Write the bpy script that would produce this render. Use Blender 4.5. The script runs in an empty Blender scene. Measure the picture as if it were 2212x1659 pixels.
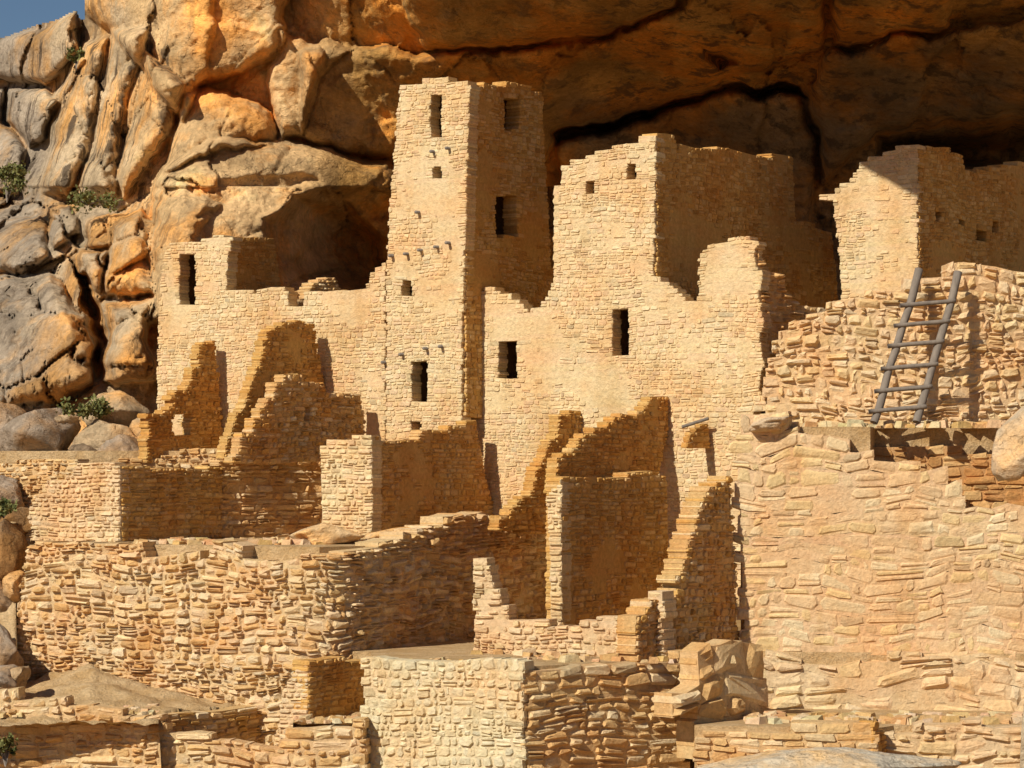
import bpy, math, random
import numpy as np
from mathutils import Vector, noise as mn
random.seed(7); np.random.seed(7)
R=random.random
def U(a,b): return a+(b-a)*R()
scene=bpy.context.scene
scene.view_settings.view_transform='Standard'; scene.view_settings.look='None'; scene.view_settings.exposure=0
# ---------- back-projection helpers: image pixel (u,v) + distance Y -> metres
F=6000.0; U0=1106.0; V0=1000.0
def XZ(u,v,Y): return ((u-U0)/F*Y, Y, (V0-v)/F*Y)
# ---------- camera
cam=bpy.data.cameras.new('camera'); co=bpy.data.objects.new('camera',cam); scene.collection.objects.link(co)
co.location=(0,0,0); co.rotation_euler=(math.radians(90),0,0)
cam.sensor_width=36; cam.lens=F/2212*36; cam.shift_y=(1000-829.5)/2212; cam.clip_end=5000; cam.clip_start=0.5
scene.camera=co
# ---------- light
PHI=math.radians(42); EL=math.radians(39)
ts=Vector((-math.sin(PHI)*math.cos(EL),-math.cos(PHI)*math.cos(EL),math.sin(EL)))
sl=bpy.data.lights.new('sun','SUN'); sl.energy=5.0; sl.angle=math.radians(0.5); sl.color=(1.0,0.93,0.78)
so=bpy.data.objects.new('sun',sl); scene.collection.objects.link(so); so.rotation_euler=ts.to_track_quat('Z','Y').to_euler(); so.location=(-40,-40,60)
w=bpy.data.worlds.new('World'); scene.world=w; w.use_nodes=True
nt=w.node_tree; bg=nt.nodes['Background']; sky=nt.nodes.new('ShaderNodeTexSky'); sky.sky_type='NISHITA'; sky.sun_disc=False
sky.sun_elevation=EL; sky.sun_rotation=PHI+math.pi; sky.altitude=2500; sky.air_density=1.2; sky.dust_density=0.0; sky.ozone_density=4.0
nt.links.new(sky.outputs[0],bg.inputs[0]); bg.inputs[1].default_value=0.05
# ---------- materials
def newmat(n):
    m=bpy.data.materials.new(n); m.use_nodes=True; t=m.node_tree
    b=t.nodes['Principled BSDF']; b.inputs['Roughness'].default_value=0.95; b.inputs['Specular IOR Level'].default_value=0.08
    return m,t,b
def nz(t,scale,detail=4,rough=0.6,vec=None,map_scale=None):
    n=t.nodes.new('ShaderNodeTexNoise'); n.inputs['Scale'].default_value=scale; n.inputs['Detail'].default_value=detail; n.inputs['Roughness'].default_value=rough
    tc=t.nodes.new('ShaderNodeTexCoord')
    if map_scale:
        mp=t.nodes.new('ShaderNodeMapping'); mp.inputs['Scale'].default_value=map_scale
        t.links.new(tc.outputs['Object'],mp.inputs[0]); t.links.new(mp.outputs[0],n.inputs['Vector'])
    else: t.links.new(tc.outputs['Object'],n.inputs['Vector'])
    return n
def rng(t,src,a,b,c,d):
    m=t.nodes.new('ShaderNodeMapRange'); m.inputs[1].default_value=a; m.inputs[2].default_value=b; m.inputs[3].default_value=c; m.inputs[4].default_value=d
    t.links.new(src,m.inputs[0]); return m.outputs[0]
def mix(t,typ,fac,a,b):
    m=t.nodes.new('ShaderNodeMix'); m.data_type='RGBA'; m.blend_type=typ
    for i,x in ((0,fac),(6,a),(7,b)):
        if isinstance(x,(int,float)): m.inputs[i].default_value=x
        elif isinstance(x,tuple): m.inputs[i].default_value=(*x,1)
        else: t.links.new(x,m.inputs[i])
    return m.outputs[2]
def comb(t,f):
    c=t.nodes.new('ShaderNodeCombineColor')
    for i in range(3): t.links.new(f,c.inputs[i])
    return c.outputs[0]
def bump(t,b,pairs):
    prev=None
    for h,st,di in pairs:
        bp=t.nodes.new('ShaderNodeBump'); bp.inputs['Strength'].default_value=st; bp.inputs['Distance'].default_value=di
        t.links.new(h,bp.inputs['Height'])
        if prev: t.links.new(prev,bp.inputs['Normal'])
        prev=bp.outputs[0]
    t.links.new(prev,b.inputs['Normal'])
def stone_mat():
    m,t,b=newmat('sandstone_masonry')
    at=t.nodes.new('ShaderNodeAttribute'); at.attribute_name='Col'
    n1=nz(t,13,6,.7)
    c=mix(t,'MULTIPLY',1.0,at.outputs[0],comb(t,rng(t,n1.outputs[0],.3,.7,.80,1.18)))
    n2=nz(t,.8,4)
    c=mix(t,'MULTIPLY',rng(t,n2.outputs[0],.42,.66,0,.9),c,(1.0,.84,.70))
    c=mix(t,'MULTIPLY',rng(t,nz(t,1.6,4,.6,None,(1,1,.35)).outputs[0],.52,.72,0,.6),c,(.78,.70,.56))
    c=mix(t,'MULTIPLY',1.0,c,(1.0,.96,.86))
    t.links.new(c,b.inputs['Base Color'])
    bump(t,b,[(n1.outputs[0],1,.04),(nz(t,60,3,.7).outputs[0],.6,.01)])
    return m
STONE=stone_mat()
def rock_mat():
    m,t,b=newmat('cliff_sandstone')
    at=t.nodes.new('ShaderNodeAttribute'); at.attribute_name='Col'
    va=t.nodes.new('ShaderNodeAttribute'); va.attribute_name='Varn'
    c=at.outputs[0]
    n0=nz(t,.5,7,.65,None,(1,1,2.2))
    c=mix(t,'MULTIPLY',1.0,c,comb(t,rng(t,n0.outputs[0],.3,.7,.68,1.3)))
    c=mix(t,'MIX',rng(t,nz(t,.33,5,.65).outputs[0],.46,.60,0,.85),c,mix(t,'MULTIPLY',1.0,c,(1.4,.95,.45)))
    n1=nz(t,7,6,.7)
    c=mix(t,'MULTIPLY',1.0,c,comb(t,rng(t,n1.outputs[0],.3,.7,.72,1.2)))
    st=nz(t,1.3,7,.68,None,(1.3,1.3,.2))
    s1=rng(t,st.outputs[0],.52,.60,0,1)
    mm=t.nodes.new('ShaderNodeMath'); mm.operation='MULTIPLY'; t.links.new(s1,mm.inputs[0]); t.links.new(va.outputs['Fac'],mm.inputs[1])
    c=mix(t,'MIX',mm.outputs[0],c,(.10,.072,.05))
    t.links.new(c,b.inputs['Base Color'])
    vo=t.nodes.new('ShaderNodeTexVoronoi'); vo.feature='DISTANCE_TO_EDGE'; vo.inputs['Scale'].default_value=.5
    tc=t.nodes.new('ShaderNodeTexCoord'); mp=t.nodes.new('ShaderNodeMapping'); mp.inputs['Scale'].default_value=(1,1,1.8)
    mx=t.nodes.new('ShaderNodeVectorMath'); mx.operation='ADD'
    nn=nz(t,1.2,4); t.links.new(nn.outputs[1],mx.inputs[0]); t.links.new(tc.outputs['Object'],mx.inputs[1])
    t.links.new(mx.outputs[0],mp.inputs[0]); t.links.new(mp.outputs[0],vo.inputs['Vector'])
    cr=rng(t,vo.outputs[0],0,.02,0,1)
    bump(t,b,[(nz(t,2.2,7,.65,None,(1,1,1.6)).outputs[0],.9,.22),(cr,.6,.07),(n1.outputs[0],.9,.07)])
    return m
ROCK=rock_mat()
def dirt_mat():
    m,t,b=newmat('sandy_dirt')
    n=nz(t,2,7,.7)
    c=mix(t,'MIX',rng(t,n.outputs[0],.35,.65,0,1),(.52,.33,.15),(.68,.49,.28))
    n2=nz(t,25,4,.7)
    c=mix(t,'MULTIPLY',1.0,c,comb(t,rng(t,n2.outputs[0],.3,.7,.7,1.15)))
    t.links.new(c,b.inputs['Base Color'])
    bump(t,b,[(n.outputs[0],1,.15),(n2.outputs[0],1,.03)])
    return m
DIRT=dirt_mat()
def ground_mat():
    m,t,b=newmat('canyon_ground')
    n=nz(t,.3,6,.7)
    c=mix(t,'MIX',rng(t,n.outputs[0],.35,.65,0,1),(.30,.17,.06),(.46,.27,.10))
    t.links.new(c,b.inputs['Base Color']); return m
GROUND=ground_mat()
def wood_mat():
    m,t,b=newmat('weathered_wood')
    c=mix(t,'MIX',nz(t,9,5,.6,None,(1,1,.15)).outputs[0],(.10,.085,.075),(.34,.28,.23))
    t.links.new(c,b.inputs['Base Color']); bump(t,b,[(nz(t,40,4,.6,None,(1,1,.1)).outputs[0],.8,.01)]); return m
WOOD=wood_mat()
def leaf_mat():
    m,t,b=newmat('shrub_leaves')
    c=mix(t,'MIX',rng(t,nz(t,6,3).outputs[0],.35,.65,0,1),(.07,.09,.03),(.26,.24,.09)); t.links.new(c,b.inputs['Base Color']); return m
LEAF=leaf_mat()
# ---------- object helpers
def empty(name):
    o=bpy.data.objects.new(name,None); scene.collection.objects.link(o); o.empty_display_size=.1; return o
def mkobj(name,vs,fs,mat,parent=None,cols=None,varn=None,smooth=False):
    me=bpy.data.meshes.new(name); me.from_pydata([tuple(v) for v in vs],[],fs); me.update()
    if cols is not None:
        a=me.color_attributes.new('Col','FLOAT_COLOR','POINT')
        arr=np.ones((len(vs),4),np.float32); arr[:,:3]=np.array(cols,np.float32); a.data.foreach_set('color',arr.ravel())
    if varn is not None:
        a=me.attributes.new('Varn','FLOAT','POINT'); a.data.foreach_set('value',np.array(varn,np.float32))
    me.materials.append(mat)
    if smooth: me.polygons.foreach_set('use_smooth',[True]*len(me.polygons))
    o=bpy.data.objects.new(name,me); scene.collection.objects.link(o)
    if parent: o.parent=parent
    return o
# ---------- masonry
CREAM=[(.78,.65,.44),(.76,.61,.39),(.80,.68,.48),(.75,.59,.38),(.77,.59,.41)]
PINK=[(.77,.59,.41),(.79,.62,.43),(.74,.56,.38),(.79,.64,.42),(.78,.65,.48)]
SHADE_OCHRE=[(.68,.43,.16),(.63,.38,.13),(.70,.47,.20),(.58,.34,.12),(.72,.51,.25)]  # darker, more orange stone: shade painted into walls turned from the sun
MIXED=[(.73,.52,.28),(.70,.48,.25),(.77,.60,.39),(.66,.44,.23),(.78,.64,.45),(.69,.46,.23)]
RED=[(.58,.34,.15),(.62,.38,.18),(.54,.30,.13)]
class Path:
    def __init__(s,pts=None,xy=None):
        P=np.array(xy if xy is not None else [((u-U0)/F*Y,Y) for u,Y in pts],float)
        if len(P)>2:
            for _ in range(3):
                Q=[P[0]]
                for i in range(len(P)-1): Q+= [P[i]*.75+P[i+1]*.25,P[i]*.25+P[i+1]*.75]
                Q.append(P[-1]); P=np.array(Q)
        d0=P[0]-P[1]; d0/=np.linalg.norm(d0); d1=P[-1]-P[-2]; d1/=np.linalg.norm(d1)
        P=np.vstack([P[0]+d0*1.5,P,P[-1]+d1*1.5])
        L=np.r_[0,np.cumsum(np.linalg.norm(np.diff(P,axis=0),axis=1))]
        S=np.linspace(0,L[-1],400)
        s.S=S-1.5; s.X=np.interp(S,L,P[:,0]); s.Y=np.interp(S,L,P[:,1]); s.u=U0+s.X/s.Y*F
        dx=np.gradient(s.X,S); dy=np.gradient(s.Y,S); n=np.hypot(dx,dy); s.nx=dy/n; s.ny=-dx/n
    def px(s,u,v):
        ss=np.interp(u,s.u,s.S); Y=np.interp(ss,s.S,s.Y); return ss,(V0-v)/F*Y
    def world(s,a,n,z):
        return np.stack([np.interp(a,s.S,s.X)+np.interp(a,s.S,s.nx)*n, np.interp(a,s.S,s.Y)+np.interp(a,s.S,s.ny)*n, z],-1)
def line(u0,Y0,slope,u1):
    X0=(u0-U0)/F*Y0; k=(u1-U0)/F; Y1=(Y0-slope*X0)/(1-slope*k)
    return [(u0,Y0),(u1,Y1)] if u1>u0 else [(u1,Y1),(u0,Y0)]
def Yat(u0,Y0,slope,u1):
    X0=(u0-U0)/F*Y0; k=(u1-U0)/F; return (Y0-slope*X0)/(1-slope*k)
STONES=0
def wall(name,parent,path,poly,holes=(),t=.4,ch=(.07,.13),lw=(.10,.32),proud=.02,pal=CREAM,mort=None,gap=.009,rooms=True,mode='px',wav=.035,jit=.012,bev=.018,mud=.0,rec=.02,cv=.12,split=.28):
    global STONES
    if mort is None: mort=[.92*sum(c[i] for c in pal)/len(pal) for i in range(3)]
    if not isinstance(path,Path): path=Path(path)
    seed=U(0,100)
    if mode=='px': P=[path.px(u,v) for u,v in poly]; H=[[path.px(u,v) for u,v in ((a,b),(c,b),(c,d),(a,d))] for a,b,c,d in holes]
    else: P=list(poly); H=[]
    rings=[P]+H
    zs=[p[1] for p in P]; zmin,zmax=min(zs),max(zs)
    brk=sorted({z for h in H for z in (h[0][1],h[2][1])}|{zmax})
    segs=[]
    for r in rings:
        for i in range(len(r)): segs.append((*r[i],*r[(i+1)%len(r)]))
    segs=np.array(segs)
    V=[];Fc=[];C=[]
    wv=wav
    def warp(a,z): return z+wv*mn.noise(Vector((a*.55,z*.9,seed)))*1.8+wv*.6*mn.noise(Vector((a*2.1,z*2,seed+9)))
    def bow(a,z): return .025*mn.noise(Vector((a*.8,z*.8,seed+5)))+(.5*proud)*mn.noise(Vector((a*1.9,z*1.9,seed+6)))
    def add(lv,faces,col):
        b=len(V); V.extend(lv); Fc.extend([tuple(i+b for i in f) for f in faces]); C.extend([col]*len(lv))
    z=zmin
    while z<zmax-1e-4:
        h=U(*ch)
        for bz in brk:
            if z+1e-4<bz<z+h*1.55:
                h=bz-z if bz-z>.03 else h; break
        z0,z1=z,z+h; zm=(z0+z1)/2; z=z1
        cr=[]
        for x0,y0,x1,y1 in segs:
            if (y0<=zm)!=(y1<=zm): cr.append(x0+(zm-y0)/(y1-y0)*(x1-x0))
        cr.sort()
        for a,b in zip(cr[::2],cr[1::2]):
            if b-a<.05: continue
            a+=U(-jit,jit)*1.5; b+=U(-jit,jit)*1.5
            n=max(1,int((b-a)/.3)); xs=np.linspace(a+.018,b-.018,n+1); lv=[];fs=[]
            for x in xs:
                for dz,dn in ((z0,-rec),(z1,-rec),(z1,-t+.03),(z0,-t+.03)): lv.append((x,warp(x,dz),dn+(bow(x,dz) if dn==-rec else 0)))
            for i in range(n):
                q=i*4
                for k in range(4): fs.append((q+k,q+4+k,q+4+(k+1)%4,q+(k+1)%4))
            fs.append((0,1,2,3)); fs.append((n*4+3,n*4+2,n*4+1,n*4))
            add(lv,fs,[m*U(.98,1.02) for m in mort])
            x=a
            while x<b-1e-4:
                wd=U(*lw)*(.6+.4*h/ch[1])
                if R()<.1: wd*=1.6
                if b-x-wd<lw[0]*.8: wd=b-x
                xa,xb=x,x+wd; x=xb
                xm=(xa+xb)/2
                md=mn.fractal(Vector((xm*.5,zm*.6,seed+3)),1,2,3)*.7+.5
                if mud>0 and R()<max(0,min(.95,(mud-md)*5+.45)) and md<mud+.12 and xa>a+.02 and xb<b-.02: continue
                sub=[(z0,z1)]
                if h>ch[0]*1.3 and R()<split: zc=z0+h*U(.35,.65); sub=[(z0,zc),(zc,z1)]
                for za,zb in sub:
                    hh=zb-za; g=gap*U(.5,1.8); p=U(-.3,1)*proud; bv=min(bev*U(.6,1.5),hh*.3,wd*.3)
                    cx_=[min(U(.06,.42)*hh,wd*.3) for _ in range(4)]; cz_=[U(.08,.4)*hh for _ in range(4)]
                    X0,X1,Z0,Z1=xa+g,xb-g,za+g*.8,zb-g*.8
                    e0,e1=(U(-1,1)*jit*.7,U(-1,1)*jit*.7)
                    o=[(X0+cx_[0],Z0),(X1-cx_[1],Z0+e0),(X1,Z0+cz_[1]),(X1-abs(e1),Z1-cz_[2]),(X1-cx_[2],Z1+e1),(X0+cx_[3],Z1),(X0+abs(e0),Z1-cz_[3]),(X0,Z0+cz_[0])]
                    cxm,czm=(xa+xb)/2,(za+zb)/2
                    fx=1-2*bv/max(wd,.05); fz=1-2*bv/max(hh,.04)
                    tx,tz=U(-.5,.5)*proud,U(-.5,.5)*proud
                    ii=[(cxm+(q[0]-cxm)*fx,czm+(q[1]-czm)*fz) for q in o]
                    lv=[(cxm+U(-.2,.2)*wd,czm+U(-.15,.15)*hh,p+U(0,.3)*proud)]
                    lv+=[(q[0],q[1],p+tx*(q[0]-cxm)/wd*2+tz*(q[1]-czm)/hh*2+U(-.25,.25)*proud) for q in ii]
                    lv+=[(q[0],q[1],-rec-.006) for q in o]
                    nb=bow(cxm,czm); lv=[(q[0],q[1],q[2]+nb) for q in lv]
                    lv+=[(q[0],q[1],-t+U(0,.03)) for q in o]
                    lv=[(q[0],warp(q[0],q[1]),q[2]) for q in lv]
                    fs=[]
                    for k in range(8):
                        k2=(k+1)%8; fs.append((0,1+k,1+k2)); fs.append((9+k,9+k2,1+k2,1+k)); fs.append((17+k,17+k2,9+k2,9+k))
                    fs.append(tuple(range(24,16,-1)))
                    c=random.choice(pal); f=U(1-cv,1+cv*.5); c=[q*f for q in c]
                    if R()<.04: c=[q*.78 for q in c]
                    add(lv,fs,c); STONES+=1
    V=np.array(V); W=path.world(V[:,0],V[:,2],V[:,1])
    mkobj(name,W.tolist(),Fc,STONE,parent,C)
    if rooms and H:
        for h in H:
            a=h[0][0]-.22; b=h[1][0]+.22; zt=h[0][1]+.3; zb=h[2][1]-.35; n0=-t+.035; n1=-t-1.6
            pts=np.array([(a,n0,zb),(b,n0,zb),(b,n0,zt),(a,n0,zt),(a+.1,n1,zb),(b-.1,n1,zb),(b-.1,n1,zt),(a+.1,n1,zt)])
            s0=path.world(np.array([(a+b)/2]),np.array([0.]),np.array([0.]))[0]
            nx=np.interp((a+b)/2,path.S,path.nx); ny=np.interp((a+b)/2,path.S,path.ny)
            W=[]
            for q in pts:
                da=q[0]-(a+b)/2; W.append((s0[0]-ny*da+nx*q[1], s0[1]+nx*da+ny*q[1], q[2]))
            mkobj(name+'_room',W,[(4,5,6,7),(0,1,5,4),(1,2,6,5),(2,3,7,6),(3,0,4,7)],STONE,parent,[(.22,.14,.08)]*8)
    return path
SL=-0.6; SR=1.4
# =============== upper terrace houses
house1=empty('stone_cliff_house')
tower=empty('square_stone_tower')
house2=empty('stone_cliff_house')
house3=empty('stone_cliff_house')
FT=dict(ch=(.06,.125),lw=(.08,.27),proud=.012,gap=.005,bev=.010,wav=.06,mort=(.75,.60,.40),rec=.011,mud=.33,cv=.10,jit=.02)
FS=dict(FT); FS.update(mort=(.62,.40,.16),mud=.30,proud=.012,cv=.14)  # mortar of the sunless side walls, shade tint painted in likewise
F1=line(1000,60,SL,330)
wall('front_wall',house1,F1,[(337,1000),(338,800),(342,640),(352,560),(362,530),(400,522),(455,517),(462,509),(502,512),(492,560),(488,625),(540,620),(550,628),(612,616),(622,632),(625,656),(655,658),(655,630),(690,622),(740,628),(780,626),(795,612),(800,590),(833,572),(834,1010)],
     holes=[(388,552,420,655)],**FT)
yA=Yat(1000,60,SL,490)+.3
wall('cross_wall',house1,line(490,yA,1.3,600),[(488,640),(486,560),(505,512),(560,516),(592,520),(600,560),(612,640)],pal=SHADE_OCHRE,**FS)
yA=Yat(1000,60,SL,660)+.3
wall('broken_inner_wall',house1,line(655,yA,1.0,745),[(660,645),(670,615),(700,600),(725,598),(745,640)],pal=MIXED,proud=.04)
TL=[(833,1010),(833,572),(838,480),(846,380),(853,280),(862,190),(885,186),(905,180),(921,168),(962,166),(975,173),(1000,172),(1016,180),(1013,300),(1006,500),(1001,620),(999,760),(997,905)]
FTT=dict(FT); FTT.update(mud=.42)
wall('left_wall',tower,line(1000,60,SL,830),TL+[(997,1010)],holes=[(930,205,952,300),(936,362,952,388),(868,600,888,632),(890,785,922,870),(888,910,907,932)],**FTT)
wall('right_wall',tower,line(1006,60.05,SR,1190),[(1014,181),(1060,184),(1100,180),(1130,182),(1172,205),(1178,330),(1186,480),(1194,600),(1194,700),(1060,900),(1006,900),(1007,620),(1009,500),(1013,300)],
     holes=[(1090,208,1122,282),(1072,420,1117,510)],pal=SHADE_OCHRE+MIXED[:2],**FS)
F2a=(1030,60.6)
F2=line(*F2a,SL,1650)
wall('front_wall',house2,F2,[(1012,1130),(1016,900),(1025,760),(1030,660),(1036,640),(1050,620),(1070,628),(1095,640),(1120,645),(1140,668),(1165,662),(1180,645),(1200,608),(1204,500),(1208,400),(1213,350),(1240,345),(1290,325),(1350,308),(1417,292),(1416,450),(1413,600),(1440,606),(1462,628),(1490,652),(1505,650),(1508,552),(1530,532),(1600,519),(1637,526),(1630,570),(1648,600),(1640,640),(1650,690),(1640,730),(1652,790),(1640,840),(1660,880),(1620,900),(1600,1300),(1200,1300),(1190,1130)],
     holes=[(1265,388,1283,418),(1354,355,1373,385),(1323,665,1356,768),(1078,732,1115,815)],**FTT)
y2=Yat(*F2a,SL,1415)
wall('side_wall',house2,line(1419,y2+.05,SR,1810),[(1419,700),(1419,600),(1419,450),(1420,293),(1440,293),(1460,300),(1464,320),(1530,322),(1600,333),(1660,337),(1715,345),(1718,420),(1719,485),(1760,487),(1765,497),(1798,500),(1808,600),(1815,720)],pal=SHADE_OCHRE,**FS)
y3=Yat(*F2a,SL,1100)
wall('inner_wall',house2,line(1080,y3+1.2,1.2,1200),[(1085,680),(1092,605),(1110,588),(1135,592),(1150,582),(1200,580),(1205,690)],pal=MIXED+SHADE_OCHRE,proud=.04)
y4=Yat(*F2a,SL,1635)
wall('broken_side_wall',house2,line(1634,y4+.05,1.0,1800),[(1634,880),(1634,540),(1650,565),(1662,590),(1690,596),(1700,625),(1722,650),(1735,662),(1782,664),(1790,690),(1760,800),(1740,880)],pal=MIXED,proud=.09,lw=(.15,.4),ch=(.08,.17),jit=.04,bev=.03,gap=.015)
def backwall(parent,uv_xy,z0,z1):
    wall('rear_wall',parent,Path(xy=uv_xy),[(0,z0),(math.dist(*uv_xy),z0),(math.dist(*uv_xy),z1),(0,z1)],mode='sz',ch=(.14,.2),lw=(.4,.8))
def pxy(u,Y): return ((u-U0)/F*Y,Y)
b=pxy(1180,Yat(1004,60,SR,1180))
backwall(tower,[(b[0]-.2,b[1]+.2),(b[0]-2.2,b[1]+1.3)],1,8.0)
a=pxy(1230,Yat(*F2a,SL,1230))
backwall(house2,[(a[0],a[1]+.4),(a[0]+1.9,a[1]+4)],2,6.0)
# =============== house 3
wall('front_wall',house3,line(1983,60,SL,1765),[(1770,432),(1770,422),(1800,418),(1812,402),(1835,392),(1850,370),(1860,352),(1900,337),(1940,322),(1983,318),(1984,660),(1818,700),(1812,560),(1803,480),(1797,434)],**FT)
wall('side_wall',house3,line(1986,60.05,SR,2290),[(1986,660),(1986,318),(2040,316),(2055,330),(2080,340),(2086,372),(2140,360),(2212,356),(2290,360),(2290,660)],holes=[(2022,460,2036,474),(2072,474,2086,488),(2110,490,2132,518),(2145,478,2158,494),(2082,560,2112,592)],pal=SHADE_OCHRE,**FS)
# =============== fin walls on front of house 1
def yF1(u): return Yat(1000,60,SL,u)
cw=empty('ruined_cross_wall')
wall('masonry',cw,line(484,yF1(484),SR,315),[(318,1000),(318,892),(368,886),(371,850),(388,842),(410,830),(414,800),(428,790),(430,755),(440,740),(466,734),(474,830),(484,940),(486,1000)],holes=[(376,893,410,940)],pal=SHADE_OCHRE,rooms=False,proud=.022,jit=.035,t=.28)
cw=empty('ruined_cross_wall')
wall('masonry',cw,line(705,yF1(705),SR,495),[(480,990),(510,905),(530,870),(545,820),(562,785),(570,745),(582,712),(612,698),(645,692),(678,702),(685,740),(695,790),(706,835),(708,990)],pal=SHADE_OCHRE,proud=.02,jit=.035,t=.28,mud=.3)
cw=empty('ruined_cross_wall')
wall('masonry',cw,line(790,yF1(800)-.3,SR,500),[(500,1000),(520,962),(522,940),(545,925),(548,905),(562,890),(570,870),(590,850),(592,825),(630,808),(655,818),(700,828),(706,850),(780,852),(788,880),(791,1000)],holes=[(658,880,672,912)],pal=SHADE_OCHRE+MIXED,rooms=False,proud=.03,jit=.035,t=.28)
# =============== middle ruined rooms
room=empty('ruined_stone_room')
yd=Yat(*F2a,SL,1060)-.05
ydL=Yat(1065,yd,SR,800)
wall('side_wall',room,line(1065,yd,SR,804),[(804,1160),(804,942),(850,946),(903,950),(905,934),(968,926),(972,918),(1005,916),(1010,908),(1030,910),(1040,975),(1055,1050),(1076,1115),(1076,1160)],pal=SHADE_OCHRE+MIXED[:2],proud=.015,mud=.3,t=.3)
wall('front_wall',room,line(801,ydL-.04,SL,690),[(692,1160),(692,985),(686,962),(724,952),(762,945),(803,940),(804,1160)],pal=CREAM,proud=.025)
fin=empty('ruined_cross_wall')
wall('masonry',fin,line(1257,Yat(*F2a,SL,1257),SR,1075),[(1075,1150),(1080,1112),(1100,1105),(1120,1080),(1150,1062),(1158,1010),(1175,990),(1188,955),(1205,940),(1208,892),(1228,890),(1256,885),(1262,905),(1256,990),(1240,1150)],pal=SHADE_OCHRE,proud=.03,t=.28)
fin=empty('ruined_cross_wall')
wall('masonry',fin,line(1446,Yat(*F2a,SL,1446),SR,1200),[(1198,1060),(1203,985),(1230,975),(1245,968),(1252,945),(1275,940),(1290,925),(1310,922),(1330,905),(1350,893),(1382,888),(1398,870),(1410,853),(1446,855),(1445,930),(1425,1020),(1425,1060)],pal=SHADE_OCHRE,proud=.02,mud=.3,t=.28)
room=empty('ruined_stone_room')
ygr=Yat(*F2a,SL,1448)-1.25
yg=Yat(1448,ygr,SR,1212)
wall('side_wall',room,line(1448,ygr,SR,1214),[(1213,1360),(1214,1036),(1260,1030),(1320,1034),(1360,1024),(1400,1020),(1442,1036),(1446,1180),(1450,1380)],pal=SHADE_OCHRE+[MIXED[0]],proud=.016,mud=.28)
wall('front_wall',room,line(1212,yg-.03,SL,1178),[(1186,1360),(1188,1200),(1178,1080),(1185,1060),(1200,1050),(1214,1034),(1214,1360)],pal=CREAM,proud=.03)
room=empty('ruined_stone_room')
yh=53.6
wall('side_wall',room,line(1598,yh,SR,1380),[(1372,1440),(1378,1335),(1420,1290),(1455,1292),(1470,1272),(1458,1262),(1478,1215),(1490,1170),(1512,1110),(1530,1060),(1545,1050),(1580,1030),(1588,1200),(1598,1440)],pal=SHADE_OCHRE+MIXED,proud=.03,jit=.04,t=.45,ch=(.08,.16))
yhl=Yat(1598,yh,SR,1400)
wall('front_wall',room,line(1440,yhl+.15,SL,1340),[(1345,1440),(1348,1345),(1375,1330),(1380,1300),(1402,1275),(1440,1290),(1432,1340),(1440,1440)],pal=PINK,proud=.06,jit=.03,t=.5)
# left middle room
room=empty('ruined_stone_room')
wall('left_wall',room,line(258,57,SL,60),[(50,1200),(60,1100),(100,1040),(150,1030),(165,1005),(200,1002),(258,1006),(259,1200)],pal=PINK,proud=.03)
y5=Yat(258,57,SR,480)
wall('side_wall',room,line(262,57.04,SR,480),[(262,1210),(262,1006),(330,1010),(400,1012),(482,1008),(482,1190)],pal=SHADE_OCHRE+MIXED[:2],proud=.03)
wall('back_wall',room,line(478,y5,.78,735),[(476,1200),(476,1000),(540,985),(600,978),(690,975),(727,990),(735,1190)],pal=MIXED,proud=.06,lw=(.15,.45),ch=(.08,.17),jit=.04)
lowwall=empty('low_ruined_wall')
wall('masonry',lowwall,[(240,61.3),(480,61.5),(720,61.2)],[(240,1030),(245,1000),(270,985),(330,988),(400,972),(470,968),(480,960),(600,972),(640,978),(720,972),(722,1030)],pal=MIXED,proud=.06,jit=.04)
lowwall=empty('low_ruined_wall')
wall('masonry',lowwall,[(-150,62),(180,59.5)],[(-150,1120),(-150,1000),(0,1000),(60,992),(165,992),(170,1060),(100,1120)],pal=MIXED,proud=.05,jit=.03)
# =============== big round kiva wall
kiva=empty('round_kiva_wall')
wall('masonry',kiva,[(-40,56.6),(60,55.5),(420,54.2),(690,52.9),(790,53.6),(1000,57.0),(1200,59.8)],
 [(-30,1640),(30,1400),(40,1300),(52,1230),(60,1178),(110,1162),(200,1170),(310,1165),(318,1208),(450,1212),(455,1182),(525,1178),(528,1205),(640,1202),(650,1192),(745,1190),(780,1180),(850,1176),(880,1160),(900,1150),(935,1132),(960,1120),(1000,1112),(1050,1116),(1090,1122),(1130,1108),(1190,1106),(1190,1420),(1030,1430),(830,1470),(660,1640)],
 pal=MIXED+PINK,proud=.07,lw=(.10,.42),ch=(.065,.18),jit=.045,gap=.010,bev=.035,t=.6,wav=.10,rec=.03,cv=.16)
lowwall=empty('low_ruined_wall')
wall('masonry',lowwall,[(1000,53.0),(1345,51.8)],[(1024,1450),(1020,1216),(1048,1210),(1060,1235),(1062,1258),(1078,1270),(1080,1300),(1098,1310),(1102,1335),(1180,1345),(1240,1350),(1290,1335),(1345,1328),(1345,1450)],pal=PINK,proud=.035,t=.45,mud=.3,jit=.03)
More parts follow.
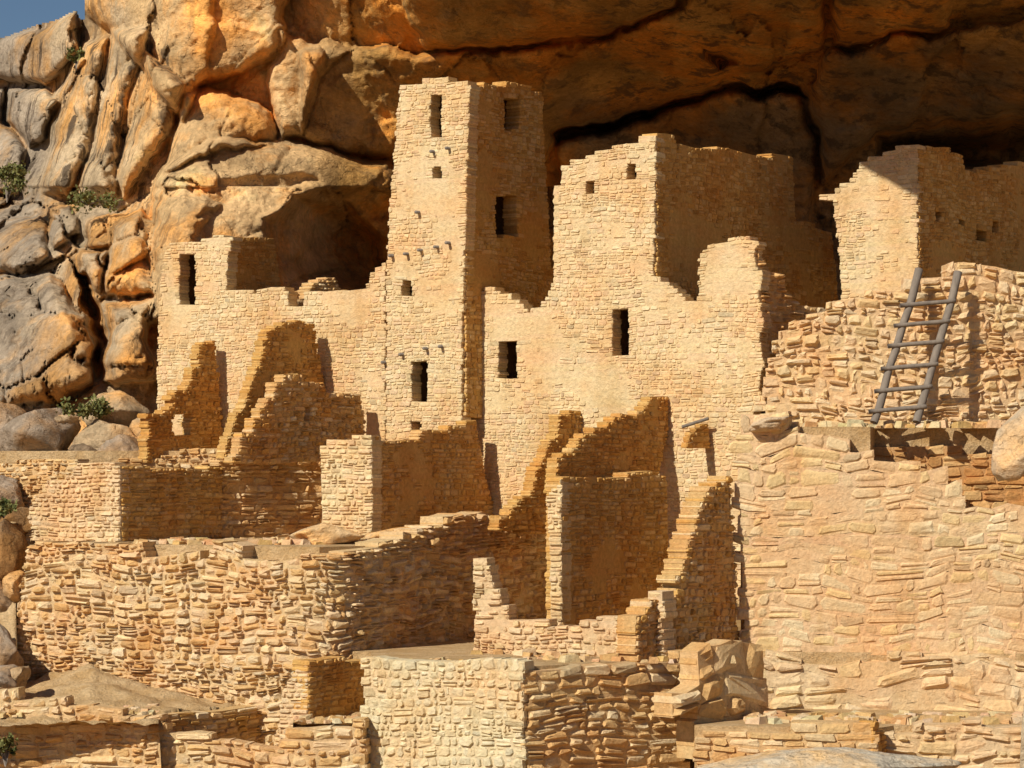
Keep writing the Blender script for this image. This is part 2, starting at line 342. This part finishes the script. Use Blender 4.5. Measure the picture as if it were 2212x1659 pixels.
# =============== foreground
fore=empty('corner_platform_wall')
wall('left_face',fore,line(1130,49,-.5,778),[(776,1720),(782,1422),(860,1428),(1000,1434),(1132,1442),(1132,1720)],pal=[(.76,.69,.52),(.72,.64,.46),(.78,.72,.56),(.76,.64,.44)],proud=.032,lw=(.10,.3),ch=(.08,.2),jit=.04,gap=.007,mort=(.72,.62,.45),bev=.025,wav=.07,rec=.015)
wall('right_face',fore,line(1134,49.04,.66,1500),[(1134,1720),(1134,1442),(1230,1438),(1350,1430),(1440,1438),(1470,1420),(1500,1410),(1490,1480),(1450,1500),(1470,1560),(1500,1720)],pal=MIXED,proud=.06,lw=(.2,.7),ch=(.11,.28),jit=.06,gap=.008,bev=.04,wav=.09,rec=.022,split=.2)
nook=empty('stone_niche_wall')
wall('side_wall',nook,line(667,51.0,SR,800),[(666,1600),(666,1428),(700,1425),(800,1428),(800,1600)],pal=SHADE_OCHRE,proud=.02)
wall('left_wall',nook,line(668,51.0,SL,600),[(600,1600),(605,1500),(625,1470),(640,1440),(667,1426),(668,1600)],pal=PINK,proud=.03)
front=empty('low_kiva_wall')
wall('front_masonry',front,[(-100,51.3),(350,50.6),(790,50.0)],[(-100,1730),(-100,1490),(20,1500),(100,1520),(220,1535),(340,1550),(362,1592),(450,1600),(540,1602),(605,1604),(625,1572),(700,1570),(790,1562),(790,1730)],pal=PINK+MIXED,proud=.065,lw=(.15,.5),ch=(.1,.2),jit=.05,gap=.010,bev=.035,wav=.1,mud=.08)
wall('inner_masonry',front,line(345,51.4,1.25,620),[(345,1660),(348,1548),(420,1542),(520,1538),(612,1532),(615,1660)],pal=MIXED+SHADE_OCHRE,proud=.04,lw=(.2,.5),ch=(.09,.16),jit=.03)
# =============== right side walls
ladw=empty('rubble_retaining_wall')
LP=Path([(1640,56.2),(1800,55.9),(2000,55.6),(2320,55.9)])
wall('masonry',ladw,LP,[(1640,1000),(1648,870),(1656,800),(1672,745),(1705,705),(1785,665),(1850,650),(1930,638),(1985,604),(2060,598),(2100,592),(2320,588),(2320,1000)],pal=PINK+[(.76,.59,.36)],proud=.075,lw=(.12,.42),ch=(.10,.24),jit=.06,gap=.007,bev=.045,t=.7,wav=.13,mort=(.72,.54,.35),mud=.12,rec=.022,split=.35,cv=.10)
rw=empty('thick_plastered_wall')
wall('masonry',rw,[(1583,53.5),(1900,53.0),(2330,52.6)],[(1598,1440),(1590,1200),(1583,1040),(1580,920),(1604,905),(1640,895),(1690,888),(1715,905),(1722,935),(1810,942),(1850,966),(1885,962),(1895,985),(1930,1000),(1990,1002),(2040,1020),(2080,1045),(2085,1085),(2140,1098),(2330,1100),(2330,1440)],pal=[(.76,.58,.39),(.78,.65,.46),(.73,.54,.35),(.77,.60,.36)],proud=.022,lw=(.18,.7),ch=(.11,.30),jit=.07,gap=.007,bev=.04,t=.8,wav=.18,mort=(.74,.55,.37),mud=.30,rec=.010,cv=.08,split=.2)
wall('inner_masonry',rw,[(1860,54.4),(2330,54.2)],[(1860,1130),(1880,966),(1985,972),(2060,964),(2120,985),(2330,1004),(2330,1130)],pal=RED+MIXED[:2],mort=(.58,.36,.18),proud=.04,jit=.05,ch=(.1,.25),lw=(.2,.5),mud=.3)
lw_=empty('lower_rubble_wall')
wall('masonry',lw_,[(1640,53.0),(2330,52.2)],[(1560,1760),(1600,1500),(1650,1408),(1690,1400),(1760,1418),(1850,1428),(1930,1408),(2000,1412),(2110,1422),(2330,1412),(2330,1760)],pal=PINK+MIXED[2:3],proud=.06,lw=(.2,.8),ch=(.12,.34),jit=.08,gap=.008,bev=.06,t=.6,wav=.2,mud=.2,rec=.02,cv=.10)
ledge=empty('stone_bench_ledge')
wall('masonry',ledge,[(1490,49.2),(1900,48.6)],[(1495,1760),(1500,1590),(1560,1578),(1700,1572),(1885,1562),(1895,1600),(1900,1760)],pal=MIXED,proud=.04,lw=(.3,.8),ch=(.1,.2),t=.5,jit=.04)
wall('end_masonry',ledge,line(1886,48.62,1.6,1925),[(1886,1680),(1886,1563),(1912,1580),(1925,1680)],pal=SHADE_OCHRE,t=.3)
wall('low_masonry',ledge,[(1905,49.15),(2340,48.85)],[(1905,1760),(1908,1590),(2000,1572),(2100,1560),(2200,1572),(2330,1560),(2330,1760)],pal=PINK,proud=.06,lw=(.2,.8),ch=(.12,.3),t=.5,jit=.07,bev=.05,mud=.25,wav=.12,rec=.02)
blk=empty('leaning_wall_block')
wall('masonry',blk,line(1480,49.6,1.0,1720),[(1500,1600),(1500,1540),(1462,1528),(1450,1492),(1480,1465),(1510,1425),(1530,1400),(1590,1402),(1645,1408),(1650,1440),(1672,1475),(1690,1500),(1712,1545),(1700,1600)],pal=MIXED,proud=.10,lw=(.5,1.3),ch=(.30,.6),jit=.10,gap=.006,bev=.11,t=.5,wav=.25,rec=.03,split=.1)

# =============== terraces (solid earth fills behind the retaining walls)
def terrace(name,foot,z,z0=-9):
    n=len(foot); xy=[pxy(u,Y) for u,Y in foot]
    vs=[(x,y,z) for x,y in xy]+[(x,y,z0) for x,y in xy]
    fs=[tuple(range(n))]+[(i,i+n,(i+1)%n+n,(i+1)%n) for i in range(n)]
    mkobj(name,vs,fs,DIRT)
terrace('terrace_ground',[(200,61.6),(480,61.75),(730,61.45),(800,60.6),(1000,60.3),(1100,62),(1400,66),(1400,80),(-300,80),(-300,66)],.27)
terrace('terrace_ground',[(-60,62.2),(70,58),(100,56.2),(400,54.7),(690,53.5),(790,54.3),(1000,57.6),(1190,60.3),(1500,60.3),(1500,75),(-60,75)],-1.62)
terrace('terrace_ground',[(700,53.7),(800,53.2),(815,50.5),(1130,49.3),(1480,51.5),(1640,53.3),(2400,52.5),(2400,60),(700,60)],-3.62)
terrace('terrace_ground',[(1600,53.95),(1880,53.6),(1890,54.75),(2140,54.6),(2145,54.6),(2400,54.5),(2400,57.5),(1640,57.8)],.7)
terrace('terrace_ground',[(1760,56.7),(2400,56.4),(2400,66),(1800,66)],2.95)
terrace('terrace_ground',[(1500,49.5),(1890,48.95),(1930,49.5),(2330,49.2),(2330,54),(1500,54)],-4.68)
def dirtgrid():
    us=np.linspace(-120,800,150); ys=np.linspace(50.3,58,80); vs=[];fs=[]
    for y in ys:
        for u in us:
            x=(u-U0)/F*y
            z=-4.72+.6*max(0,min(1.2,(y-51.6)/3))*max(0,1-abs(u-200)/300)+.12*mn.fractal(Vector((x*1.6,y*1.6,0)),1,2,5)
            if u<40: z+=max(0,y-54)*.8
            if 348<u<630 and y<51.75+(u-345)*.0097: z=-5.7
            vs.append((x,y,z))
    n=len(us)
    for j in range(len(ys)-1):
        for i in range(n-1): fs.append((j*n+i,j*n+i+1,(j+1)*n+i+1,(j+1)*n+i))
    mkobj('dirt_slope',vs,fs,DIRT,smooth=True)
dirtgrid()
vs=[(-3000,-3000,-9),(3000,-3000,-9),(3000,4000,-9),(-3000,4000,-9)]
mkobj('ground',vs,[(0,1,2,3)],GROUND)

# =============== cliff and alcove roof
def tps(ctrl):
    P=np.array([(a/1000,b/1000) for a,b,_ in ctrl]); v=np.array([c for *_,c in ctrl]); n=len(P)
    def k(r): return np.where(r>0,r*r*np.log(np.maximum(r,1e-9)),0)
    K=k(np.linalg.norm(P[:,None]-P[None],axis=2))+np.eye(n)*1e-3
    A=np.zeros((n+3,n+3)); A[:n,:n]=K; A[:n,n]=1; A[:n,n+1:]=P; A[n:,:n]=A[:n,n:].T
    w_=np.linalg.solve(A,np.r_[v,0,0,0])
    def f(u,v_):
        Q=np.stack([u/1000,v_/1000],-1); out=w_[n]+Q[:,0]*w_[n+1]+Q[:,1]*w_[n+2]
        for i in range(n): out+=w_[i]*k(np.linalg.norm(Q-P[i],axis=1))
        return out
    return f
ctrl=[(-600,-1200,86),(-600,0,86),(-600,450,80),(-600,1000,72),(0,-1200,85),(0,50,86),(0,300,84),(0,450,80),(0,600,76),(0,800,72),(0,980,67),(0,1150,62),
(150,-1200,80),(150,-300,80),(150,100,80),(150,420,77),(150,700,71),(150,980,66),(150,1200,60),
(350,-1200,75),(350,-500,74.5),(350,0,75),(350,200,74.5),(350,420,72),(330,700,69),(330,1000,66.5),
(600,-1200,71),(600,-550,70),(600,-200,72),(600,0,73.5),(600,250,73.5),(600,450,72),(600,700,70),(600,1100,66),
(900,-1200,61),(900,-560,60.5),(900,-250,66),(900,0,70),(900,200,74),(900,450,75),(900,1100,75),
(1400,-1200,54),(1400,-530,53),(1400,-250,60.5),(1400,0,67.5),(1400,200,75),(1400,350,78),(1400,600,78),(1400,1100,78),
(2000,-1200,53),(2000,-530,52),(2000,-250,59.5),(2000,0,66.5),(2000,200,73),(2000,400,76),(2000,1100,76),
(2600,-1200,53),(2600,-600,52),(2600,0,65),(2600,250,72),(2600,500,74),(2600,1100,74)]
us=np.r_[np.arange(-600,-60,30),np.arange(-60,900,3.2),np.arange(900,2300,4.5),np.arange(2300,2650,30)]
vsr=np.r_[np.arange(-1200,-120,45),np.arange(-120,640,3.6),np.arange(640,1000,6),np.arange(1000,1220,20)]
UU,VV=np.meshgrid(us,vsr); uf=UU.ravel(); vf=VV.ravel(); N=len(uf)
Yb=tps(ctrl)(uf,vf)
nA=np.array([mn.fractal(Vector((a/90,b/90,3)),1,2,5) for a,b in zip(uf,vf)])
nB=np.array([mn.fractal(Vector((a/90,b/90,33)),1,2,4) for a,b in zip(uf,vf)])
wob=np.where((uf<420)&(vf<430),9,18)
pu=uf+nA*wob; pv=vf+nB*wob
def sdf(poly,pu,pv):
    d=np.full(N,1e9); ins=np.zeros(N,bool); n=len(poly)
    for i in range(n):
        ax,ay=poly[i]; bx,by=poly[(i+1)%n]; ex,ey=bx-ax,by-ay
        t_=np.clip(((pu-ax)*ex+(pv-ay)*ey)/(ex*ex+ey*ey+1e-9),0,1)
        d=np.minimum(d,np.hypot(pu-ax-t_*ex,pv-ay-t_*ey))
        c=((ay>pv)!=(by>pv)); xx=ax+(pv-ay)/(by-ay+1e-9)*ex; ins^=c&(pu<xx)
    return np.where(ins,d,-d)
patches=[
([(178,90),(240,70),(225,200),(190,330),(150,425),(90,415),(110,260)],-2.2,16),
([(240,60),(320,60),(300,200),(262,330),(252,430),(160,428),(200,280)],-2.6,22),
([(310,100),(400,180),(375,300),(335,350),(262,445),(250,380),(275,240)],-2.2,18),
([(185,-160),(640,-160),(625,60),(585,135),(430,190),(395,270),(330,190),(240,70),(178,20)],-1.8,12),
([(330,-160),(480,-160),(470,60),(440,185),(400,240),(350,170)],-.5,10),
([(605,60),(690,95),(700,140),(655,300),(592,300),(575,150)],-1.3,8),
([(380,260),(400,205),(450,182),(560,215),(592,270),(590,300),(460,330),(350,380)],-1.8,12),
([(325,420),(350,360),(460,300),(592,292),(650,308),(740,326),(845,348),(870,380),(870,700),(325,700)],-2.4,12),
([(460,395),(600,370),(700,385),(560,480),(430,470)],.5,20),
([(560,470),(700,395),(870,420),(870,640),(600,640)],2.4,40),
([(640,420),(760,440),(870,560),(870,640),(640,620)],1.6,30),
([(318,440),(400,400),(470,440),(430,560),(318,700)],-.9,15),
([(230,480),(300,442),(333,480),(333,640),(225,640)],-2.2,10),
([(222,645),(333,645),(335,830),(228,832)],-2.2,10),
([(0,600),(-100,600),(-100,880),(100,872),(215,832),(190,700),(120,585)],-2.4,16),
([(-100,470),(85,468),(108,560),(60,592),(-100,594)],-1.8,10),
([(100,440),(150,436),(172,500),(120,548),(92,505)],-1.6,8),
([(170,470),(240,470),(238,525),(180,530)],-1.5,6),
([(168,540),(232,528),(215,640),(182,625)],-1.4,6),
([(160,560),(190,600),(225,700),(232,830),(205,835),(186,700)],3.5,8),
([(-100,90),(100,62),(165,20),(172,110),(100,185),(20,178),(-100,170)],-2,8),
([(20,192),(100,190),(130,215),(95,300),(60,325),(10,260)],-1.8,8),
([(-100,180),(15,190),(5,260),(55,330),(40,420),(-100,420)],-1.6,8),
([(100,235),(170,110),(185,130),(105,270)],-1.2,6),
([(840,-200),(1500,-200),(1470,20),(1250,82),(1060,108),(925,108),(880,60)],-1.8,6),
([(640,110),(700,85),(920,112),(1060,112),(1250,90),(1480,28),(1560,-200),(1780,-200),(1780,100),(1560,185),(1200,290),(1185,350),(840,345),(700,320),(650,300)],-1.5,8),
([(1190,292),(1560,190),(1730,178),(1750,208),(1560,204),(1200,318)],3.0,10),
([(1200,318),(1560,204),(1735,208),(1755,300),(1765,520),(1200,520)],-.9,6),
([(1790,-200),(2060,-200),(2050,60),(1900,90),(1800,98)],-1.3,6),
([(1745,180),(1790,105),(1900,92),(2060,62),(2300,20),(2300,235),(1900,288),(1850,330),(1775,410)],-1.6,8),
([(1890,292),(2400,235),(2400,420),(1880,335)],4.0,20),
([(1520,110),(1570,105),(1600,140),(1560,165)],1.2,8),
]
Y=Yb.copy()
for poly,dY,wd in patches:
    s=sdf(poly,pu,pv); Y+=dY*(1-np.exp(-np.maximum(s,0)/wd))
X=(uf-U0)/F*Y; Z=(V0-vf)/F*Y
left=np.clip((420-uf)/200,0,1)
disp=np.zeros(N)
for i in range(N):
    px_,pz_=X[i],Z[i]
    l=left[i]; lowf= min(1,max(.25,.25+(vf[i]-400)/60*.75))
    a=mn.fractal(Vector((px_*.35,pz_*(.45 if lowf>.3 else .3),1.3)),.9,2,7)
    sx=.42; sz=.6 if lowf>.3 else .3
    d,pts=mn.voronoi(Vector((px_*sx+a*.35,pz_*sz+a*.3,.5)))
    e=d[1]-d[0]; hsh=(math.sin(pts[0].x*91.7+pts[0].y*47.3)*43758.5)%1
    am=.2+.6*l*lowf
    gx=(math.sin(pts[0].x*37.1)*951.3)%1-.5; gz=(math.sin(pts[0].y*57.1)*951.3)%1-.5
    facet=(px_*sx-pts[0].x)*gx+(pz_*sz-pts[0].y)*gz
    d2,p2=mn.voronoi(Vector((px_*1.3+a*.6,pz_*1.7+a*.5,7.5)))
    e2=d2[1]-d2[0]; h2=(math.sin(p2[0].x*71.7+p2[0].y*27.3)*43758.5)%1
    g2=(math.sin(p2[0].x*17.1)*951.3)%1-.5; f2=(px_*1.3-p2[0].x)*g2
    disp[i]=a*(.34+.2*l*lowf)+ (hsh-.5)*am*.9*min(1,e*14) + facet*(.9+.7*l*lowf) + math.exp(-e*34)*(.06+.5*l*lowf)
    disp[i]+=(.06+.22*l*lowf)*((h2-.5)*min(1,e2*16)+f2*1.2)+math.exp(-e2*40)*.14*l*lowf
    zz=pz_*1.1+a*1.2; st=zz%1.0
    disp[i]+= -.12*(st if st<.85 else (1-st)/.15*.85)*(1 if uf[i]>420 or lowf>.9 else .3)
    disp[i]-=.09*abs(mn.fractal(Vector((px_*1.6,pz_*2.0,9)),.8,2.1,4))
Y=Y+disp
X=(uf-U0)/F*Y; Z=(V0-vf)/F*Y
def lerp(a,b,t_): return a+(b-a)*t_[:,None]
def sm(a,b,x): t_=np.clip((x-a)/(b-a),0,1); return t_*t_*(3-2*t_)
col=np.tile(np.array([.54,.30,.095]),(N,1))
col=lerp(col,np.array([.70,.47,.24]),sm(800,600,uf+nA*60))
col=lerp(col,np.array([.64,.48,.30]),sm(320,230,uf+nA*60))
col=lerp(col,np.array([.54,.41,.27]),sm(320,170,uf+nA*60)*sm(400,470,vf))
col=lerp(col,np.array([.40,.32,.24]),sm(160,60,uf+nA*60))
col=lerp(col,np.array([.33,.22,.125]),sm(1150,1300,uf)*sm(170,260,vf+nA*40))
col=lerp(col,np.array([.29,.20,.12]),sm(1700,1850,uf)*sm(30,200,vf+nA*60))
col*= (1+.35*nB)[:,None]
varn=.5*np.ones(N)
varn=np.maximum(varn,.9*sm(420,320,uf+nB*40)*sm(40,100,vf)*(1-sm(430,470,vf)))
varn=np.maximum(varn,.75*sm(1100,1400,uf)); varn*= (1-.6*sm(380,440,uf)*(1-sm(700,850,uf)))
sk=np.array([(-700,110),(-100,95),(0,80),(60,58),(100,48),(165,20),(174,36),(190,45)])
sky_v=np.interp(uf,sk[:,0],sk[:,1])+nA*5
cut=(uf<183+nB*6)&(vf<sky_v)
cut2=cut.reshape(UU.shape); nr,nc=UU.shape; fs=[]
for j in range(nr-1):
    for i in range(nc-1):
        if cut2[j,i] or cut2[j,i+1] or cut2[j+1,i] or cut2[j+1,i+1]: continue
        a=j*nc+i; fs.append((a,a+nc,a+nc+1,a+1))
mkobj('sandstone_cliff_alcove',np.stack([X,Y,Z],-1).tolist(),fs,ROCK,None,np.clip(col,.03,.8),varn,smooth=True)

# =============== boulders
import bmesh
def boulder(name,u,v,Y_,rx,ry,rz,col,seed,va=.3,rot=0,sub=4,rough=.35):
    bm=bmesh.new(); bmesh.ops.create_icosphere(bm,subdivisions=sub,radius=1)
    cx,cy,cz=XZ(u,v,Y_); vs=[]
    rr=random.Random(seed); pl=[(Vector((rr.uniform(-1,1),rr.uniform(-1,.3),rr.uniform(-.6,1))).normalized(),rr.uniform(.45,.75)) for _ in range(11)]
    for q in bm.verts:
        p=q.co.copy(); s=Vector((seed*3.1,seed*7.7,seed))
        for n_,d_ in pl:
            k=p.dot(n_)
            if k>d_: p-=n_*(k-d_)*.95
        f=1+rough*.4*mn.fractal(p*1.8+s,.9,2,6)
        p=p*f*1.18
        x,y=p.x*rx,p.y*ry; c_,s_=math.cos(rot),math.sin(rot)
        vs.append((cx+x*c_-p.z*rz*s_, cy+y, cz+p.z*rz*c_+x*s_))
    fs=[tuple(l.vert.index for l in f.loops) for f in bm.faces]; bm.free()
    return mkobj(name,vs,fs,ROCK,None,[col]*len(vs),[va]*len(vs),smooth=True)
GR=(.42,.33,.25); TN=(.60,.44,.27); DK=(.28,.20,.13)
for k,(u,v,Y_,rx,ry,rz,c,ro) in enumerate([
 (70,945,64.5,1.25,1.2,.75,GR,.1),(15,905,66,.7,.8,.5,GR,0),(255,890,65,.9,.9,.45,TN,-.1),(235,950,63.8,.8,.7,.55,TN,.3),
 (275,975,62.8,.6,.6,.35,GR,-.2),(15,1190,57.0,.6,.8,.75,DK,.1),(-5,1310,56.2,.6,.7,.6,GR,0),(180,1000,62.5,.7,.6,.3,TN,.1),
 (-5,1080,60,.6,.8,.5,GR,.2),(5,1400,54.5,.42,.6,.5,GR,.2),(300,940,64,.45,.5,.5,TN,.2),(-10,1480,53,.5,.6,.4,GR,.1),(40,1130,58.5,.5,.5,.4,DK,.4),(120,925,65,.5,.5,.5,TN,.5),(190,985,63.2,.4,.4,.3,DK,.1),
 (30,1270,56.0,.35,.4,.3,TN,.5),(-5,1550,51.6,.35,.4,.35,GR,.2),(30,1465,53.2,.3,.4,.25,TN,.4)]):
    boulder('boulder',u,v,Y_,rx,ry,rz,c,k+1,.3,ro)
boulder('pale_boulder',2244,915,52.5,.55,.6,1.1,(.62,.50,.36),31,.0,-.6,5,.15)
boulder('pale_boulder',1770,1672,47.2,2.1,1.2,.32,(.66,.58,.46),32,.0,.02,5,.35)
boulder('pale_boulder',2250,1560,48.3,.5,.7,1.0,(.66,.53,.37),33,.0,-.15,5,.15)
boulder('fallen_block',1660,915,53.5,.5,.4,.15,(.74,.55,.36),36,.0,.1,4,.4)
boulder('fallen_block',700,1150,55.5,.75,.6,.22,(.74,.58,.38),37,.0,.05,4,.3)
boulder('fallen_block',860,1150,56,.6,.5,.15,(.74,.58,.38),38,.0,.05,4,.3)
# =============== rubble
def rubble(name,regions):
    V=[];Fc=[];C=[]
    for (u0,u1,Y0,Y1,z,n,s0,s1) in regions:
        for _ in range(n):
            u=U(u0,u1); y=U(Y0,Y1); x=(u-U0)/F*y; s=U(s0,s1); b=len(V); a=U(0,3.14)
            c=random.choice(PINK+MIXED); c=[q*U(.85,1.0) for q in c]
            for dx,dy,dz in ((-1,-1,0),(1,-1,0),(1,1,0),(-1,1,0),(-.8,-.8,1),(.8,-.8,1),(.8,.8,1),(-.8,.8,1)):
                px_=dx*s*U(.7,1.1); py_=dy*s*.7*U(.7,1.1)
                V.append((x+px_*math.cos(a)-py_*math.sin(a),y+px_*math.sin(a)+py_*math.cos(a),z-.02+dz*s*U(.5,.9))); C.append(c)
            for f in ((4,5,6,7),(0,1,5,4),(1,2,6,5),(2,3,7,6),(3,0,4,7)): Fc.append(tuple(i+b for i in f))
    mkobj(name,V,Fc,STONE,None,C)
rubble('rubble_stones',[(480,1000,61.9,63,.27,60,.05,.16),(300,700,55,57,-1.62,120,.05,.18),(690,950,55.5,57.5,-1.62,80,.05,.2),
 (1030,1340,52.5,54,-3.62,60,.05,.16),(1130,1600,50.5,52.5,-3.62,70,.05,.2),(790,1130,50.2,51.5,-3.62,25,.04,.1),(0,340,51,54,-4.65,260,.03,.12),
 (1650,2300,53.8,55.2,.7,130,.05,.2),(1600,2300,49.8,51,-4.68,160,.06,.22),(640,780,50.3,51,-4.7,30,.05,.15)])
# =============== ladder & timbers
def tube(bpts,r,name,parent,mat=WOOD,seg=10,jit=.0):
    vs=[];fs=[]; n=len(bpts)
    for i,p in enumerate(bpts):
        d=(Vector(bpts[min(i+1,n-1)])-Vector(bpts[max(i-1,0)])).normalized()
        s=d.cross(Vector((0,1,.01))).normalized(); t_=d.cross(s)
        rr=r*(1+.12*mn.noise(Vector(p)*3))
        for k in range(seg):
            an=2*math.pi*k/seg; q=Vector(p)+(s*math.cos(an)+t_*math.sin(an))*rr; vs.append(tuple(q))
    for i in range(n-1):
        for k in range(seg): fs.append((i*seg+k,i*seg+(k+1)%seg,(i+1)*seg+(k+1)%seg,(i+1)*seg+k))
    fs.append(tuple(range(seg))); fs.append(tuple((n-1)*seg+k for k in range(seg)))
    return mkobj(name,vs,fs,mat,parent,smooth=True)
lad=empty('wooden_ladder')
def lerp3(a,b,t_): return tuple(a[i]+(b[i]-a[i])*t_ for i in range(3))
def pole(a,b,r,nm,parent,wob=.04):
    pts=[lerp3(a,b,t_) for t_ in np.linspace(0,1,12)]
    pts=[(p[0]+wob*mn.noise(Vector((i*.4,a[0],1))),p[1],p[2]) for i,p in enumerate(pts)]
    tube(pts,r,nm,parent)
LB,LT=XZ(1888,913,54.2),XZ(1987,582,55.3); RB,RT=XZ(1980,912,54.2),XZ(2072,588,55.3)
pole(LB,LT,.08,'rail_1',lad); pole(RB,RT,.08,'rail_2',lad)
for i,v in enumerate((660,704,748,797,845,888)):
    tl=(913-v)/(913-582); a=Vector(lerp3(LB,LT,tl)); b=Vector(lerp3(RB,RT,(912-v+8)/(912-588))); d=(b-a)
    a2=a-d*.22+Vector((0,-.08,0)); b2=b+d*.14+Vector((0,-.08,0)); pole(tuple(a2),tuple(b2),.045,'rung_%d'%(i+1),lad,.05)
def peg(u,v,Yw,parent,L=.13,r=.035):
    x,y,z=XZ(u,v,Yw); nx,ny=-.514,-.857
    tube([(x-nx*.1,y-ny*.1,z),(x+nx*L,y+ny*L,z-.01)],r,'beam_stub',parent)
for u,v in ((848,552),(880,548),(910,540),(945,533),(970,524),(937,327),(970,320),(905,458),(832,782),(870,765),(922,752),(955,748)):
    peg(u,v,yF1(u),tower)
yb=Yat(*F2a,SL,1500)
tube([XZ(1474,922,yb-.1),XZ(1530,904,yb-.45)],.035,'beam',house2)
wall('niche_shade_wall',house2,line(1536,Yat(*F2a,SL,1536)+.02,SR,1478),[(1480,965),(1490,935),(1510,918),(1530,914),(1536,965)],pal=SHADE_OCHRE,proud=.01,mud=.6,t=.15)  # small wall added to stand in for the shade of a triangular niche
# =============== shrubs
def shrub(u,v,Y_,rx,rz,n,seed):
    random.seed(seed); cx,cy,cz=XZ(u,v,Y_); V=[];Fc=[]
    cl=[(U(-1,1)*rx*.8,U(-.6,.6)*rx,U(-.5,.8)*rz,U(.25,.5)) for _ in range(12)]
    for _ in range(n):
        c=random.choice(cl); r=c[3]*rx
        p=Vector((cx+c[0]+random.gauss(0,r*.45),cy+c[1]+random.gauss(0,r*.45),cz+c[2]+random.gauss(0,r*.4)))
        d=Vector((U(-1,1),U(-1,1),U(-.2,1.3))).normalized()*U(.05,.12); s=d.cross(Vector((U(-1,1),U(-1,1),U(-1,1)))).normalized()*.022
        b=len(V); V+= [tuple(p-s),tuple(p+d*.5-s*1.4),tuple(p+d),tuple(p+d*.5+s*1.4),tuple(p+s)]; Fc.append((b,b+1,b+2,b+3,b+4))
    o=empty('desert_shrub'); mkobj('foliage',V,Fc,LEAF,o)
    for k in range(7):
        c=cl[k]; tube([(cx,cy,cz-rz),(cx+c[0]*.5,cy+c[1]*.5,cz+c[2]*.3-.1*rz),(cx+c[0],cy+c[1],cz+c[2])],.015,'stem',o,seg=5)
for k,(u,v,Y_,rx,rz,n) in enumerate([(15,390,76,.5,.6,900),(190,434,72,.7,.10,500),(185,885,63.9,.5,.15,900),(165,125,78,.25,.3,300),(8,1100,57,.22,.18,500),(12,1620,50.2,.2,.3,400)]):
    shrub(u,v,Y_,rx,rz,n,k+50)
print('stones',STONES)
